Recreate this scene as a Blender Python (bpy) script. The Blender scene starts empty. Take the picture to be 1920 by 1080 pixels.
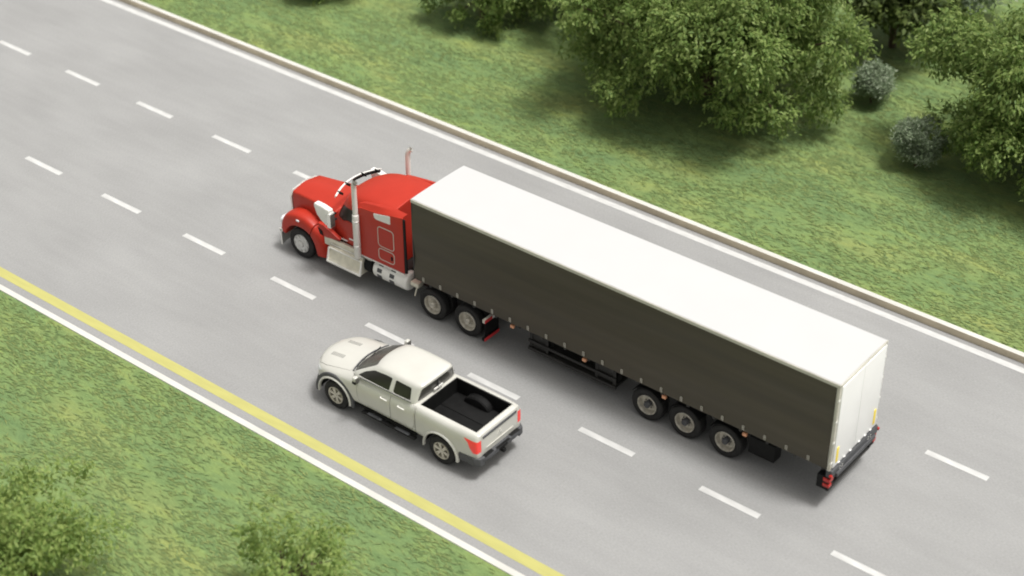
import bpy, bmesh, math, random
import numpy as np
from mathutils import Vector, Matrix
R = math.radians
random.seed(7); rng = np.random.default_rng(7)
S = bpy.context.scene
COL = S.collection

# ------------------------------------------------------------------ camera, sky, sun, exposure
cam_d = bpy.data.cameras.new("camera"); cam = bpy.data.objects.new("camera", cam_d); COL.objects.link(cam)
cam.location = (-27.81778, 30.45870, 29.45136); cam.rotation_euler = (0.963771, 0.002343, -2.471271)
cam_d.sensor_width = 36; cam_d.lens = 36 * 3263.05 / 1920; cam_d.clip_end = 3000; cam_d.clip_start = 0.5
S.camera = cam
cam_d.dof.use_dof = True; cam_d.dof.focus_distance = 49.0; cam_d.dof.aperture_fstop = 0.24   # long lens wide open: verges a touch soft
S.cycles.filter_width = 1.9

SUN_DIR = Vector((0.32, 0.11, -1.0)).normalized()        # the way the light travels
W = bpy.data.worlds.new("World"); S.world = W; W.use_nodes = True
nt = W.node_tree; nt.nodes.clear()
sky = nt.nodes.new("ShaderNodeTexSky"); sky.sky_type = 'NISHITA'; sky.sun_disc = False
el = math.asin(-SUN_DIR.z); sky.sun_elevation = el
sky.sun_rotation = math.atan2(-SUN_DIR.x, -SUN_DIR.y)
sky.air_density = 1.0; sky.dust_density = 6.0; sky.ozone_density = 1.0
hsv = nt.nodes.new("ShaderNodeHueSaturation"); hsv.inputs['Saturation'].default_value = 0.12   # thin overcast: nearly white sky
mixc = nt.nodes.new("ShaderNodeMix"); mixc.data_type = 'RGBA'; mixc.blend_type = 'MULTIPLY'; mixc.inputs[0].default_value = 1
mixc.inputs[7].default_value = (1.0, 0.975, 0.92, 1)
bg = nt.nodes.new("ShaderNodeBackground"); bg.inputs['Strength'].default_value = 0.076
out = nt.nodes.new("ShaderNodeOutputWorld")
nt.links.new(sky.outputs[0], hsv.inputs['Color']); nt.links.new(hsv.outputs[0], mixc.inputs[6])
nt.links.new(mixc.outputs[2], bg.inputs['Color']); nt.links.new(bg.outputs[0], out.inputs['Surface'])
sd = bpy.data.lights.new("sun", 'SUN'); sd.energy = 1.5; sd.angle = R(12); sd.color = (1.0, 0.985, 0.965)
sun = bpy.data.objects.new("sun", sd); COL.objects.link(sun)
sun.rotation_euler = SUN_DIR.to_track_quat('-Z', 'Y').to_euler()
vs = S.view_settings; vs.view_transform = 'Standard'; vs.look = 'None'; vs.gamma = 1; vs.use_curve_mapping = False
vs.exposure = 0.93

# ------------------------------------------------------------------ materials
MATS = {}
def mat(name, col, rough=0.5, metal=0.0, coat=0.0, var=0.0, vscale=3.0, bump=0.0, bscale=20.0, spec=0.5, emit=0.0, stretch=(1, 1, 1), dirt=None):
    m = bpy.data.materials.new(name); m.use_nodes = True; t = m.node_tree; b = t.nodes['Principled BSDF']
    b.inputs['Roughness'].default_value = rough; b.inputs['Metallic'].default_value = metal
    b.inputs['Coat Weight'].default_value = coat; b.inputs['Coat Roughness'].default_value = 0.08
    b.inputs['Specular IOR Level'].default_value = spec
    b.inputs['Base Color'].default_value = (*col, 1)
    tc = t.nodes.new('ShaderNodeTexCoord'); mp = t.nodes.new('ShaderNodeMapping'); mp.inputs['Scale'].default_value = stretch
    t.links.new(tc.outputs['Object'], mp.inputs['Vector'])
    if var or dirt:
        n = t.nodes.new('ShaderNodeTexNoise'); n.inputs['Scale'].default_value = vscale; n.inputs['Detail'].default_value = 6
        t.links.new(mp.outputs[0], n.inputs['Vector'])
        r = t.nodes.new('ShaderNodeValToRGB'); e = r.color_ramp.elements
        c2 = dirt or tuple(c * (1 + var) for c in col); c1 = tuple(c * (1 - var) for c in col) if not dirt else col
        e[0].position = 0.32; e[0].color = (*c1, 1); e[1].position = 0.68; e[1].color = (*c2, 1)
        t.links.new(n.outputs[0], r.inputs[0]); t.links.new(r.outputs[0], b.inputs['Base Color'])
    if bump:
        n2 = t.nodes.new('ShaderNodeTexNoise'); n2.inputs['Scale'].default_value = bscale; n2.inputs['Detail'].default_value = 4
        t.links.new(mp.outputs[0], n2.inputs['Vector'])
        bp = t.nodes.new('ShaderNodeBump'); bp.inputs['Strength'].default_value = bump; bp.inputs['Distance'].default_value = 0.02
        t.links.new(n2.outputs[0], bp.inputs['Height']); t.links.new(bp.outputs[0], b.inputs['Normal'])
    if emit:
        b.inputs['Emission Color'].default_value = (*col, 1); b.inputs['Emission Strength'].default_value = emit
    MATS[name] = m; return m
mat('red_paint', (0.43, 0.030, 0.015), 0.45, coat=0.05, spec=0.3, var=0.04, vscale=2)
mat('pearl_paint', (0.60, 0.592, 0.545), 0.32, metal=0.1, coat=0.35, var=0.03, vscale=2)
mat('white_roof', (0.53, 0.53, 0.53), 0.5, var=0.01, vscale=0.8)
mat('white_door', (0.86, 0.86, 0.85), 0.35, var=0.02, vscale=1.5)
mat('cream_rail', (0.55, 0.53, 0.46), 0.45, var=0.08, vscale=2)
mat('tarp', (0.064, 0.054, 0.036), 0.6, var=0.17, vscale=1.6, bump=0.25, bscale=2.5, stretch=(0.07, 1, 1.5))
mat('black_plastic', (0.008, 0.008, 0.008), 0.6, spec=0.18, var=0.2, vscale=5)
mat('dark_metal', (0.02, 0.019, 0.017), 0.55, var=0.3, vscale=4)
mat('bumper_grey', (0.065, 0.067, 0.072), 0.55, var=0.12, vscale=6)
mat('rubber', (0.011, 0.0105, 0.010), 0.75, var=0.3, vscale=6, bump=0.3, bscale=40)
mat('glass_dark', (0.024, 0.023, 0.019), 0.15, spec=0.6)
mat('glass_grey', (0.085, 0.082, 0.074), 0.25, spec=0.7)
mat('glass_cab', (0.022, 0.02, 0.015), 0.35, spec=0.3)
mat('chrome', (0.84, 0.83, 0.79), 0.26, metal=0.6, var=0.05, vscale=4)
mat('stack_steel', (0.72, 0.70, 0.66), 0.5, metal=0.0, var=0.05, vscale=4)
mat('white_trim', (0.78, 0.77, 0.73), 0.35, var=0.03)
mat('steel_cream', (0.66, 0.63, 0.52), 0.4, metal=0.35, var=0.12, vscale=5)
mat('rim_alloy', (0.60, 0.57, 0.48), 0.35, metal=0.5, var=0.1, vscale=8)
mat('rim_steel', (0.54, 0.51, 0.44), 0.42, metal=0.4, var=0.25, vscale=8)
mat('rim_silver', (0.62, 0.62, 0.60), 0.3, metal=0.7, var=0.1, vscale=8)
mat('red_lens', (0.80, 0.045, 0.035), 0.2, spec=0.6, emit=0.12)
mat('lamp_red', (0.45, 0.018, 0.012), 0.25)
mat('red_tape', (0.55, 0.03, 0.035), 0.4)
mat('amber_lens', (0.75, 0.36, 0.2), 0.3)
mat('clear_lens', (0.8, 0.82, 0.85), 0.12, spec=0.7)
mat('yellow_tape', (0.9, 0.70, 0.05), 0.4)
mat('blue_cap', (0.25, 0.38, 0.7), 0.4)
mat('kerb_white', (0.56, 0.55, 0.51), 0.8, var=0.07, vscale=1.2, bump=0.2, bscale=30)
mat('kerb_tan', (0.58, 0.51, 0.38), 0.85, var=0.14, vscale=1.0, bump=0.3, bscale=30)
mat('line_white', (0.52, 0.52, 0.51), 0.8, var=0.09, vscale=7, stretch=(0.35, 1, 1))
mat('line_yellow', (0.42, 0.40, 0.135), 0.8, var=0.05, vscale=7, stretch=(0.2, 1, 1))
mat('bark', (0.09, 0.065, 0.04), 0.9, var=0.3, vscale=8, bump=0.6, bscale=12)

def road_mat():
    m = bpy.data.materials.new('asphalt'); m.use_nodes = True; t = m.node_tree; b = t.nodes['Principled BSDF']
    b.inputs['Roughness'].default_value = 0.85; b.inputs['Specular IOR Level'].default_value = 0.3
    tc = t.nodes.new('ShaderNodeTexCoord')
    def noise(scale, st, det=5):
        mp = t.nodes.new('ShaderNodeMapping'); mp.inputs['Scale'].default_value = st
        n = t.nodes.new('ShaderNodeTexNoise'); n.inputs['Scale'].default_value = scale; n.inputs['Detail'].default_value = det
        t.links.new(tc.outputs['Object'], mp.inputs[0]); t.links.new(mp.outputs[0], n.inputs['Vector']); return n
    def mr(src, lo, hi):
        r = t.nodes.new('ShaderNodeMapRange'); r.inputs[1].default_value = 0.3; r.inputs[2].default_value = 0.7
        r.inputs[3].default_value = lo; r.inputs[4].default_value = hi; t.links.new(src.outputs[0], r.inputs[0]); return r
    def mul(a, c):
        x = t.nodes.new('ShaderNodeMath'); x.operation = 'MULTIPLY'
        t.links.new(a.outputs[0], x.inputs[0]); t.links.new(c.outputs[0], x.inputs[1]); return x
    big = mr(noise(0.42, (0.6, 1, 1)), 0.93, 1.07)           # patches along the carriageway
    mid = mr(noise(3.0, (0.16, 1, 1)), 0.965, 1.035)            # wear running with the traffic
    fine = mr(noise(34, (0.4, 1, 1), 3), 0.90, 1.10)          # stone grain
    f = mul(mul(big, mid), fine)
    vm = t.nodes.new('ShaderNodeVectorMath'); vm.operation = 'SCALE'; vm.inputs[0].default_value = (0.282, 0.282, 0.279)
    t.links.new(f.outputs[0], vm.inputs['Scale']); t.links.new(vm.outputs[0], b.inputs['Base Color'])
    bp = t.nodes.new('ShaderNodeBump'); bp.inputs['Strength'].default_value = 0.25; bp.inputs['Distance'].default_value = 0.01
    t.links.new(noise(60, (1, 1, 1), 3).outputs[0], bp.inputs['Height']); t.links.new(bp.outputs[0], b.inputs['Normal'])
    MATS['asphalt'] = m
road_mat()

def grass_mat():
    m = bpy.data.materials.new('lawn'); m.use_nodes = True; t = m.node_tree; b = t.nodes['Principled BSDF']
    b.inputs['Roughness'].default_value = 0.9; b.inputs['Specular IOR Level'].default_value = 0.15
    tc = t.nodes.new('ShaderNodeTexCoord')
    def noise(scale, st, det=6):
        mp = t.nodes.new('ShaderNodeMapping'); mp.inputs['Scale'].default_value = st
        n = t.nodes.new('ShaderNodeTexNoise'); n.inputs['Scale'].default_value = scale; n.inputs['Detail'].default_value = det
        t.links.new(tc.outputs['Object'], mp.inputs[0]); t.links.new(mp.outputs[0], n.inputs['Vector']); return n
    def ramp(n, stops):
        r = t.nodes.new('ShaderNodeValToRGB'); e = r.color_ramp.elements
        while len(e) < len(stops): e.new(0.5)
        for i, (p, c) in enumerate(stops): e[i].position = p; e[i].color = (*c, 1)
        t.links.new(n.outputs[0], r.inputs[0]); return r
    a = ramp(noise(0.6, (0.4, 1, 1)), [(0.32, (0.132, 0.202, 0.084)), (0.52, (0.165, 0.236, 0.088)), (0.72, (0.222, 0.262, 0.094))])
    c = ramp(noise(3.6, (0.3, 1, 1)), [(0.30, (0.80, 0.85, 0.85)), (0.5, (1, 1, 1)), (0.72, (1.2, 1.12, 0.95))])
    d = ramp(noise(24, (0.35, 1, 1), 3), [(0.3, (0.88, 0.88, 0.88)), (0.7, (1.11, 1.11, 1.1))])
    def mulc(x, y):
        mx = t.nodes.new('ShaderNodeMix'); mx.data_type = 'RGBA'; mx.blend_type = 'MULTIPLY'; mx.inputs[0].default_value = 1
        t.links.new(x, mx.inputs[6]); t.links.new(y, mx.inputs[7]); return mx.outputs[2]
    t.links.new(mulc(mulc(a.outputs[0], c.outputs[0]), d.outputs[0]), b.inputs['Base Color'])
    bp = t.nodes.new('ShaderNodeBump'); bp.inputs['Strength'].default_value = 0.4; bp.inputs['Distance'].default_value = 0.05
    t.links.new(noise(14, (0.7, 1, 1), 5).outputs[0], bp.inputs['Height']); t.links.new(bp.outputs[0], b.inputs['Normal'])
    MATS['lawn'] = m
grass_mat()

def leaf_mat(name, cols, trans=0.35, rough=0.55):
    m = bpy.data.materials.new(name); m.use_nodes = True; t = m.node_tree; b = t.nodes['Principled BSDF']
    g = t.nodes.new('ShaderNodeNewGeometry'); r = t.nodes.new('ShaderNodeValToRGB'); e = r.color_ramp.elements
    while len(e) < len(cols): e.new(0.5)
    for i, c in enumerate(cols): e[i].position = i / (len(cols) - 1); e[i].color = (*c, 1)
    t.links.new(g.outputs['Random Per Island'], r.inputs[0]); t.links.new(r.outputs[0], b.inputs['Base Color'])
    b.inputs['Roughness'].default_value = rough; b.inputs['Specular IOR Level'].default_value = 0.25
    tr = t.nodes.new('ShaderNodeBsdfTranslucent'); mx = t.nodes.new('ShaderNodeMixShader'); mx.inputs[0].default_value = trans
    t.links.new(r.outputs[0], tr.inputs[0]); t.links.new(b.outputs[0], mx.inputs[1]); t.links.new(tr.outputs[0], mx.inputs[2])
    t.links.new(mx.outputs[0], t.nodes['Material Output'].inputs['Surface']); MATS[name] = m
leaf_mat('leaf_green', [(0.13, 0.21, 0.055), (0.19, 0.28, 0.075), (0.29, 0.37, 0.12), (0.21, 0.29, 0.075)], 0.45)
leaf_mat('leaf_bush', [(0.20, 0.30, 0.085), (0.28, 0.38, 0.11), (0.38, 0.46, 0.15)], 0.5)
mat('vent_grey', (0.22, 0.215, 0.20), 0.6)
leaf_mat('leaf_dark', [(0.05, 0.08, 0.02), (0.085, 0.12, 0.03), (0.13, 0.17, 0.045)])
leaf_mat('leaf_grey', [(0.22, 0.29, 0.18), (0.31, 0.38, 0.25), (0.44, 0.50, 0.37)], 0.45)
leaf_mat('grass_blade', [(0.14, 0.21, 0.084), (0.17, 0.238, 0.088), (0.235, 0.275, 0.094), (0.16, 0.226, 0.088)], 0.08)

# ------------------------------------------------------------------ helpers
OFF = Vector((0, 0, 0))           # builders work in road coordinates; meshes are stored about their thing's base
def tag(o, label=None, cat=None, group=None, kind=None):
    if label: o['label'] = label
    if cat: o['category'] = cat
    if group: o['group'] = group
    if kind: o['kind'] = kind
    return o
def thing(name, loc, label, cat, group=None, off=(0, 0, 0)):
    global OFF
    o = bpy.data.objects.new(name, None); COL.objects.link(o); o.location = loc; o.empty_display_size = 0.3
    OFF = Vector(off); return tag(o, label, cat, group)
def smooth(me, ang=35):
    me.polygons.foreach_set('use_smooth', [True] * len(me.polygons)); me.set_sharp_from_angle(angle=R(ang)); me.update()
def to_mesh(bm, recalc=True):
    if recalc: bmesh.ops.recalc_face_normals(bm, faces=bm.faces)
    me = bpy.data.meshes.new('m'); bm.to_mesh(me); bm.free(); return me
def obj(name, src, material, parent=None, ang=35, pivot=None):
    """link one mesh object; src (bmesh or mesh) is in road coordinates; pivot = own origin (else the thing's base)"""
    me = to_mesh(src) if isinstance(src, bmesh.types.BMesh) else src
    base = Vector(OFF) if pivot is None else Vector(pivot)
    me.transform(Matrix.Translation(-base)); me.name = name
    ms = material if isinstance(material, (list, tuple)) else [material]
    me.materials.clear()
    for k in ms: me.materials.append(MATS[k])
    smooth(me, ang)
    o = bpy.data.objects.new(name, me); COL.objects.link(o)
    if parent is not None:
        o.parent = parent
        o.location = base - (Vector(parent['_base']) if '_base' in parent else OFF)
    else:
        o.location = base
    return o
def base_of(o, b): o['_base'] = tuple(b)
def bx(bm, x0, x1, y0, y1, z0, z1, bev=0.0, seg=2, mi=0):
    vs_ = [bm.verts.new((x, y, z)) for x in (x0, x1) for y in (y0, y1) for z in (z0, z1)]
    fs = [bm.faces.new([vs_[i] for i in q]) for q in ((0, 1, 3, 2), (4, 6, 7, 5), (0, 4, 5, 1), (2, 3, 7, 6), (0, 2, 6, 4), (1, 5, 7, 3))]
    for f in fs: f.material_index = mi
    if bev:
        es = list({e for f in fs for e in f.edges})
        r = bmesh.ops.bevel(bm, geom=es, offset=bev, segments=seg, affect='EDGES', profile=0.6)
        for f in r['faces']: f.material_index = mi
    return bm
def B(*a, **k): return bx(bmesh.new(), *a, **k)
def prism(poly, axis, a0, a1, bm=None, bev=0.0):
    bm = bm or bmesh.new()
    def P(u, v, a): return {'y': (u, a, v), 'x': (a, u, v), 'z': (u, v, a)}[axis]
    lo = [bm.verts.new(P(u, v, a0)) for u, v in poly]; hi = [bm.verts.new(P(u, v, a1)) for u, v in poly]
    n = len(poly); fs = [bm.faces.new(lo[::-1]), bm.faces.new(hi)]
    for i in range(n): fs.append(bm.faces.new((lo[i], lo[(i + 1) % n], hi[(i + 1) % n], hi[i])))
    if bev:
        bmesh.ops.recalc_face_normals(bm, faces=fs)
        bmesh.ops.bevel(bm, geom=list({e for f in fs for e in f.edges}), offset=bev, segments=2, affect='EDGES', profile=0.6)
    return bm
def tube(bm, pts, r, n=10, cap=True):
    pts = [Vector(p) for p in pts]; rs = r if isinstance(r, (list, tuple)) else [r] * len(pts); rings = []
    d0 = (pts[1] - pts[0]).normalized(); up = Vector((0, 0, 1)) if abs(d0.z) < 0.9 else Vector((1, 0, 0))
    for i, p in enumerate(pts):
        d = (pts[min(i + 1, len(pts) - 1)] - pts[max(i - 1, 0)]).normalized()
        s = d.cross(up).normalized(); u = s.cross(d).normalized(); up = u
        rings.append([bm.verts.new(p + (s * math.cos(2 * math.pi * k / n) + u * math.sin(2 * math.pi * k / n)) * rs[i]) for k in range(n)])
    for a, b in zip(rings, rings[1:]):
        for k in range(n): bm.faces.new((a[k], a[(k + 1) % n], b[(k + 1) % n], b[k]))
    if cap: bm.faces.new(rings[0][::-1]); bm.faces.new(rings[-1])
    return bm
def lathe(bm, prof, c, axis='y', n=40, flip=1, mi=0, cap=True):
    """prof: list of (radius, offset along axis)"""
    rings = []
    for r, a in prof:
        ring = []
        for k in range(n):
            t = 2 * math.pi * k / n; u, v = r * math.cos(t), r * math.sin(t)
            ring.append(bm.verts.new((c[0] + u, c[1] + a * flip, c[2] + v) if axis == 'y' else ((c[0] + a, c[1] + u, c[2] + v) if axis == 'x' else (c[0] + u, c[1] + v, c[2] + a))))
        rings.append(ring)
    for a, b in zip(rings, rings[1:]):
        for k in range(n): bm.faces.new((a[k], a[(k + 1) % n], b[(k + 1) % n], b[k])).material_index = mi
    if prof[0][0] > 0 and cap: bm.faces.new(rings[0]).material_index = mi
    if prof[-1][0] > 0 and cap: bm.faces.new(rings[-1][::-1]).material_index = mi
    return bm
def loft(rings, cap=True, close=True):
    bm = bmesh.new(); vr = [[bm.verts.new(p) for p in r] for r in rings]; n = len(vr[0])
    for a, b in zip(vr, vr[1:]):
        for k in range(n if close else n - 1): bm.faces.new((a[k], a[(k + 1) % n], b[(k + 1) % n], b[k]))
    if cap: bm.faces.new(vr[0][::-1]); bm.faces.new(vr[-1])
    return bm
def evaluated(me, mods):
    o = bpy.data.objects.new('tmp', me); COL.objects.link(o); extra = []
    for kind, kw in mods:
        m = o.modifiers.new('m', kind)
        for k, v in kw.items(): setattr(m, k, v)
    bpy.context.view_layer.update()
    dg = bpy.context.evaluated_depsgraph_get()
    r = bpy.data.meshes.new_from_object(o.evaluated_get(dg)); bpy.data.objects.remove(o); return r
def subsurf(bm, lv=2): return evaluated(to_mesh(bm), [('SUBSURF', dict(levels=lv, render_levels=lv))])
def boolean(me, cutter, op):
    cm = to_mesh(cutter) if isinstance(cutter, bmesh.types.BMesh) else cutter
    co = bpy.data.objects.new('cut', cm); COL.objects.link(co)
    r = evaluated(me, [('BOOLEAN', dict(object=co, operation=op, solver='EXACT'))]); bpy.data.objects.remove(co); return r
def carve(me, poly, axis, a0, a1, gap=0.006):
    """split a body shell into (rest, piece) with a fine gap between them"""
    cx = sum(p[0] for p in poly) / len(poly); cy = sum(p[1] for p in poly) / len(poly)
    def grow(g):
        o = []
        for u, v in poly:
            d = math.hypot(u - cx, v - cy) or 1; o.append((u + (u - cx) / d * g, v + (v - cy) / d * g))
        return o
    piece = boolean(me.copy(), prism(poly, axis, a0, a1), 'INTERSECT')
    rest = boolean(me, prism(grow(gap), axis, a0 - (gap if a1 > a0 else -gap), a1), 'DIFFERENCE')
    return rest, piece
def shift(me, v): me.transform(Matrix.Translation(v)); return me
def rounded(poly, r=0.05, n=4):
    o = []; N = len(poly)
    for i in range(N):
        p = Vector(poly[i]); a = Vector(poly[i - 1]) - p; b = Vector(poly[(i + 1) % N]) - p
        ra = min(r, a.length * .45, b.length * .45); p0 = p + a.normalized() * ra; p1 = p + b.normalized() * ra
        for k in range(n + 1):
            t = k / n; q = p0 * (1 - t) ** 2 + p * 2 * t * (1 - t) + p1 * t * t; o.append((q.x, q.y))
    return o
def dup(o, loc, parent, rotz=0):
    """copy of a part and its children"""
    c = o.copy(); COL.objects.link(c); c.parent = parent; c.location = loc
    for ch in o.children:
        d = ch.copy(); COL.objects.link(d); d.parent = c; d.location = ch.location
    c.rotation_euler.z = rotz; return c

# ------------------------------------------------------------------ the setting
def sheet(name, x0, x1, y0, y1, z, m, nx=1, ny=1, wav=0.0):
    bm = bmesh.new(); g = [[bm.verts.new((x0 + (x1 - x0) * i / nx, y0 + (y1 - y0) * j / ny, z)) for j in range(ny + 1)] for i in range(nx + 1)]
    for i in range(nx):
        for j in range(ny): bm.faces.new((g[i][j], g[i + 1][j], g[i + 1][j + 1], g[i][j + 1]))
    if wav:
        for i in range(nx + 1):
            for j in range(ny + 1):
                v = g[i][j]; v.co.z += wav * (math.sin(v.co.x * .21 + 1) * math.sin(v.co.y * .33) + .4 * math.sin(v.co.x * .6) * math.sin(v.co.y * .8 + 2))
    o = obj(name, bm, m); tag(o, kind='structure'); return o
sheet('ground', -700, 700, -700, 700, -0.06, 'lawn')
sheet('road', -320, 320, -8.70, 6.70, 0.0, 'asphalt')
def strip(name, x0, x1, y0, y1, m, z=0.004):
    o = obj(name, B(x0, x1, y0, y1, z - 0.003, z), m); return tag(o, kind='structure')
strip('edge_line', -320, 320, -8.46, -8.23, 'line_white')
strip('edge_line', -320, 320, 5.96, 6.29, 'line_yellow')
PER, DL = 3.82, 1.75
d0 = None
for n in range(-5, 13):
    for ph, yy in ((16.02, 1.29), (23.635, -3.55)):
        x = ph - n * PER
        if d0 is None: d0 = strip('lane_dash', x - DL, x, yy - .095, yy + .095, 'line_white')
        if x == 16.02 + 5 * PER: d0.location.x = 0; OX = x; OY = yy; continue
        c = d0.copy(); COL.objects.link(c); c.location = (x - OX, yy - OY, 0)
# verges, level with the kerb tops
def verge(y0, y1):
    bm = bmesh.new(); z = 0.18 if y0 < 0 else 0.10
    ys = [y0 + (y1 - y0) * (j / 60) ** 1.6 for j in range(61)]; nx = 200; g = []
    for i in range(nx + 1):
        x = -60 + 140 * i / nx
        g.append([bm.verts.new((x, y, z + min(1, abs(y - y0) / 3) * (.10 * math.sin(x * .23 + y * .3) + .06 * math.sin(x * .61 - y * .5)) )) for y in ys])
    for i in range(nx):
        for j in range(60): bm.faces.new((g[i][j], g[i + 1][j], g[i + 1][j + 1], g[i][j + 1]))
    return tag(obj('grass_verge', bm, 'lawn'), kind='structure')
verge(-8.86, -70); verge(6.83, 40)
def vz(x, y):
    y0 = -8.86 if y < 0 else 6.83
    return (0.18 if y < 0 else 0.10) + min(1, abs(y - y0) / 3) * (.10 * math.sin(x * .23 + y * .3) + .06 * math.sin(x * .61 - y * .5))
bm = bmesh.new(); bx(bm, -320, 320, -8.845, -8.655, -0.03, 0.225, 0.015, 2)
kf = obj('kerb', bm, ['kerb_white', 'kerb_tan'])
for p in kf.data.polygons:
    if p.normal.y > 0.8: p.material_index = 1
tag(kf, kind='structure')
kn = obj('kerb', B(-320, 320, 6.645, 6.835, -0.03, 0.13, 0.02, 2), 'kerb_white'); tag(kn, kind='structure')

# ------------------------------------------------------------------ wheels
def tyre_bm(c, r, w, flip):
    """outer sidewall at c.y, body runs inwards by w"""
    s = r * 0.60; p = [(s, -0.05), (s, -w + .04), (s + .03, -w + .01), (r * .86, -w), (r * .955, -w + .02), (r * .985, -w + .045)]
    k = 4; wid = w - .09
    for i in range(k):
        a = -w + .045 + wid * i / k; p += [(r, a + .008), (r, a + wid / k - .012), (r - .016, a + wid / k - .010), (r - .016, a + wid / k - .001)]
    p += [(r * .985, -.045), (r * .955, -.02), (r * .86, -.002), (r * .80, .004), (r * .72, -.004), (s + .03, -.012), (s, -.05)]
    bm = bmesh.new(); prof = p
    n = 56; rings = []
    for rr, a in prof:
        rings.append([bm.verts.new((c[0] + rr * math.cos(2 * math.pi * q / n), c[1] + a * flip, c[2] + rr * math.sin(2 * math.pi * q / n))) for q in range(n)])
    for a, b in zip(rings, rings[1:]):
        for q in range(n): bm.faces.new((a[q], a[(q + 1) % n], b[(q + 1) % n], b[q]))
    return bm
def make_wheel(c, r, w, style, parent, flip=1):
    c = Vector(c); s = r * 0.605
    hubm = bmesh.new()
    if style == 'spoke':
        lathe(hubm, [(0, -.015), (.045, -.015), (.05, -.03), (.05, -.16)], c, flip=flip, n=20)
    elif style == 'silver':
        lathe(hubm, [(0, .05), (.06, .05), (.10, .035), (.11, .0), (.115, -.09)], c, flip=flip, n=24)
        for k in range(10):
            t = 2 * math.pi * k / 10; q = c + Vector((.165 * math.cos(t), 0, .165 * math.sin(t)))
            lathe(hubm, [(0, .012), (.018, .008), (.02, -.05)], q, flip=flip, n=8)
    else:
        lathe(hubm, [(0, .02), (.075, .02), (.09, .0), (.095, -.12)], c, flip=flip, n=20)
        for k in range(8):
            t = 2 * math.pi * k / 8; q = c + Vector((.125 * math.cos(t), 0, .125 * math.sin(t)))
            lathe(hubm, [(0, -.07), (.014, -.075), (.016, -.12)], q, flip=flip, n=8)
    hub = obj('wheel', hubm, {'spoke': 'rim_alloy', 'silver': 'rim_silver', 'steel': 'rim_steel', 'super': 'bumper_grey'}[style], parent, pivot=c); base_of(hub, c)
    obj('tyre', tyre_bm(c, r, w, flip), 'rubber', hub, pivot=c)
    rm = bmesh.new()
    if style == 'spoke':
        lathe(rm, [(s, -.012), (s - .012, -.004), (s - .03, -.012), (s - .035, -.05), (s - .05, -.13), (s - .04, -w + .03)], c, flip=flip, cap=False)
        for k in range(6):
            for dd in (-.13, .13):
                t = 2 * math.pi * k / 6 + dd + .25
                ct, st = math.cos(t), math.sin(t); r0, r1 = .035, s - .028
                quad = []
                for rr, hw, dep in ((r0, .026, -.022), (r1, .019, -.018)):
                    for sg in (-1, 1):
                        quad.append((c.x + rr * ct - sg * hw * st, dep, c.z + rr * st + sg * hw * ct))
                vs_ = [rm.verts.new((x, c.y + d * flip, z)) for x, d, z in quad] + [rm.verts.new((x, c.y + (d - .05) * flip, z)) for x, d, z in quad]
                for q in ((0, 1, 3, 2), (4, 6, 7, 5), (0, 2, 6, 4), (1, 5, 7, 3), (0, 4, 5, 1), (2, 3, 7, 6)): rm.faces.new([vs_[i] for i in q])
        lathe(rm, [(0, -.135), (s - .06, -.135), (s - .06, -.15)], c, flip=flip, mi=1)
        ms = ['rim_alloy', 'dark_metal']
    elif style == 'silver':
        lathe(rm, [(s, -.015), (s - .01, .0), (s - .025, -.006), (s - .04, -.03), (s - .075, -.02), (s - .10, .0), (.2, .012), (.12, .01), (.10, -.02)], c, flip=flip, cap=False)
        for k in range(8):
            t = 2 * math.pi * k / 8 + .3; q = c + Vector(((s - .072) * math.cos(t), 0, (s - .072) * math.sin(t)))
            lathe(rm, [(0, .008), (.046, .008), (.048, -.04)], q, flip=flip, n=12, mi=1)
        ms = ['rim_silver', 'dark_metal']
    else:
        d = .11 if style == 'steel' else .15
        lathe(rm, [(s, -.015), (s - .01, .0), (s - .022, -.004), (s - .03, -.03), (s - .055, -d), (.17, -d - .02), (.15, -d + .0), (.09, -d + .005), (.08, -d - .05)], c, flip=flip, cap=False)
        for k in range(10):
            t = 2 * math.pi * k / 10; q = c + Vector((.205 * math.cos(t), 0, .205 * math.sin(t)))
            lathe(rm, [(0, -d - .004), (.022, -d - .004), (.022, -d - .04)], q, flip=flip, n=10, mi=1)
        ms = ['rim_steel', 'dark_metal']
    obj('rim', rm, ms, hub, pivot=c)
    return hub

def mirror_section(half):
    """closed ring from a half section listed bottom-centre -> top-centre, y >= 0"""
    return half + [(x, -y, z) for x, y, z in half[-2:0:-1]]

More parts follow.
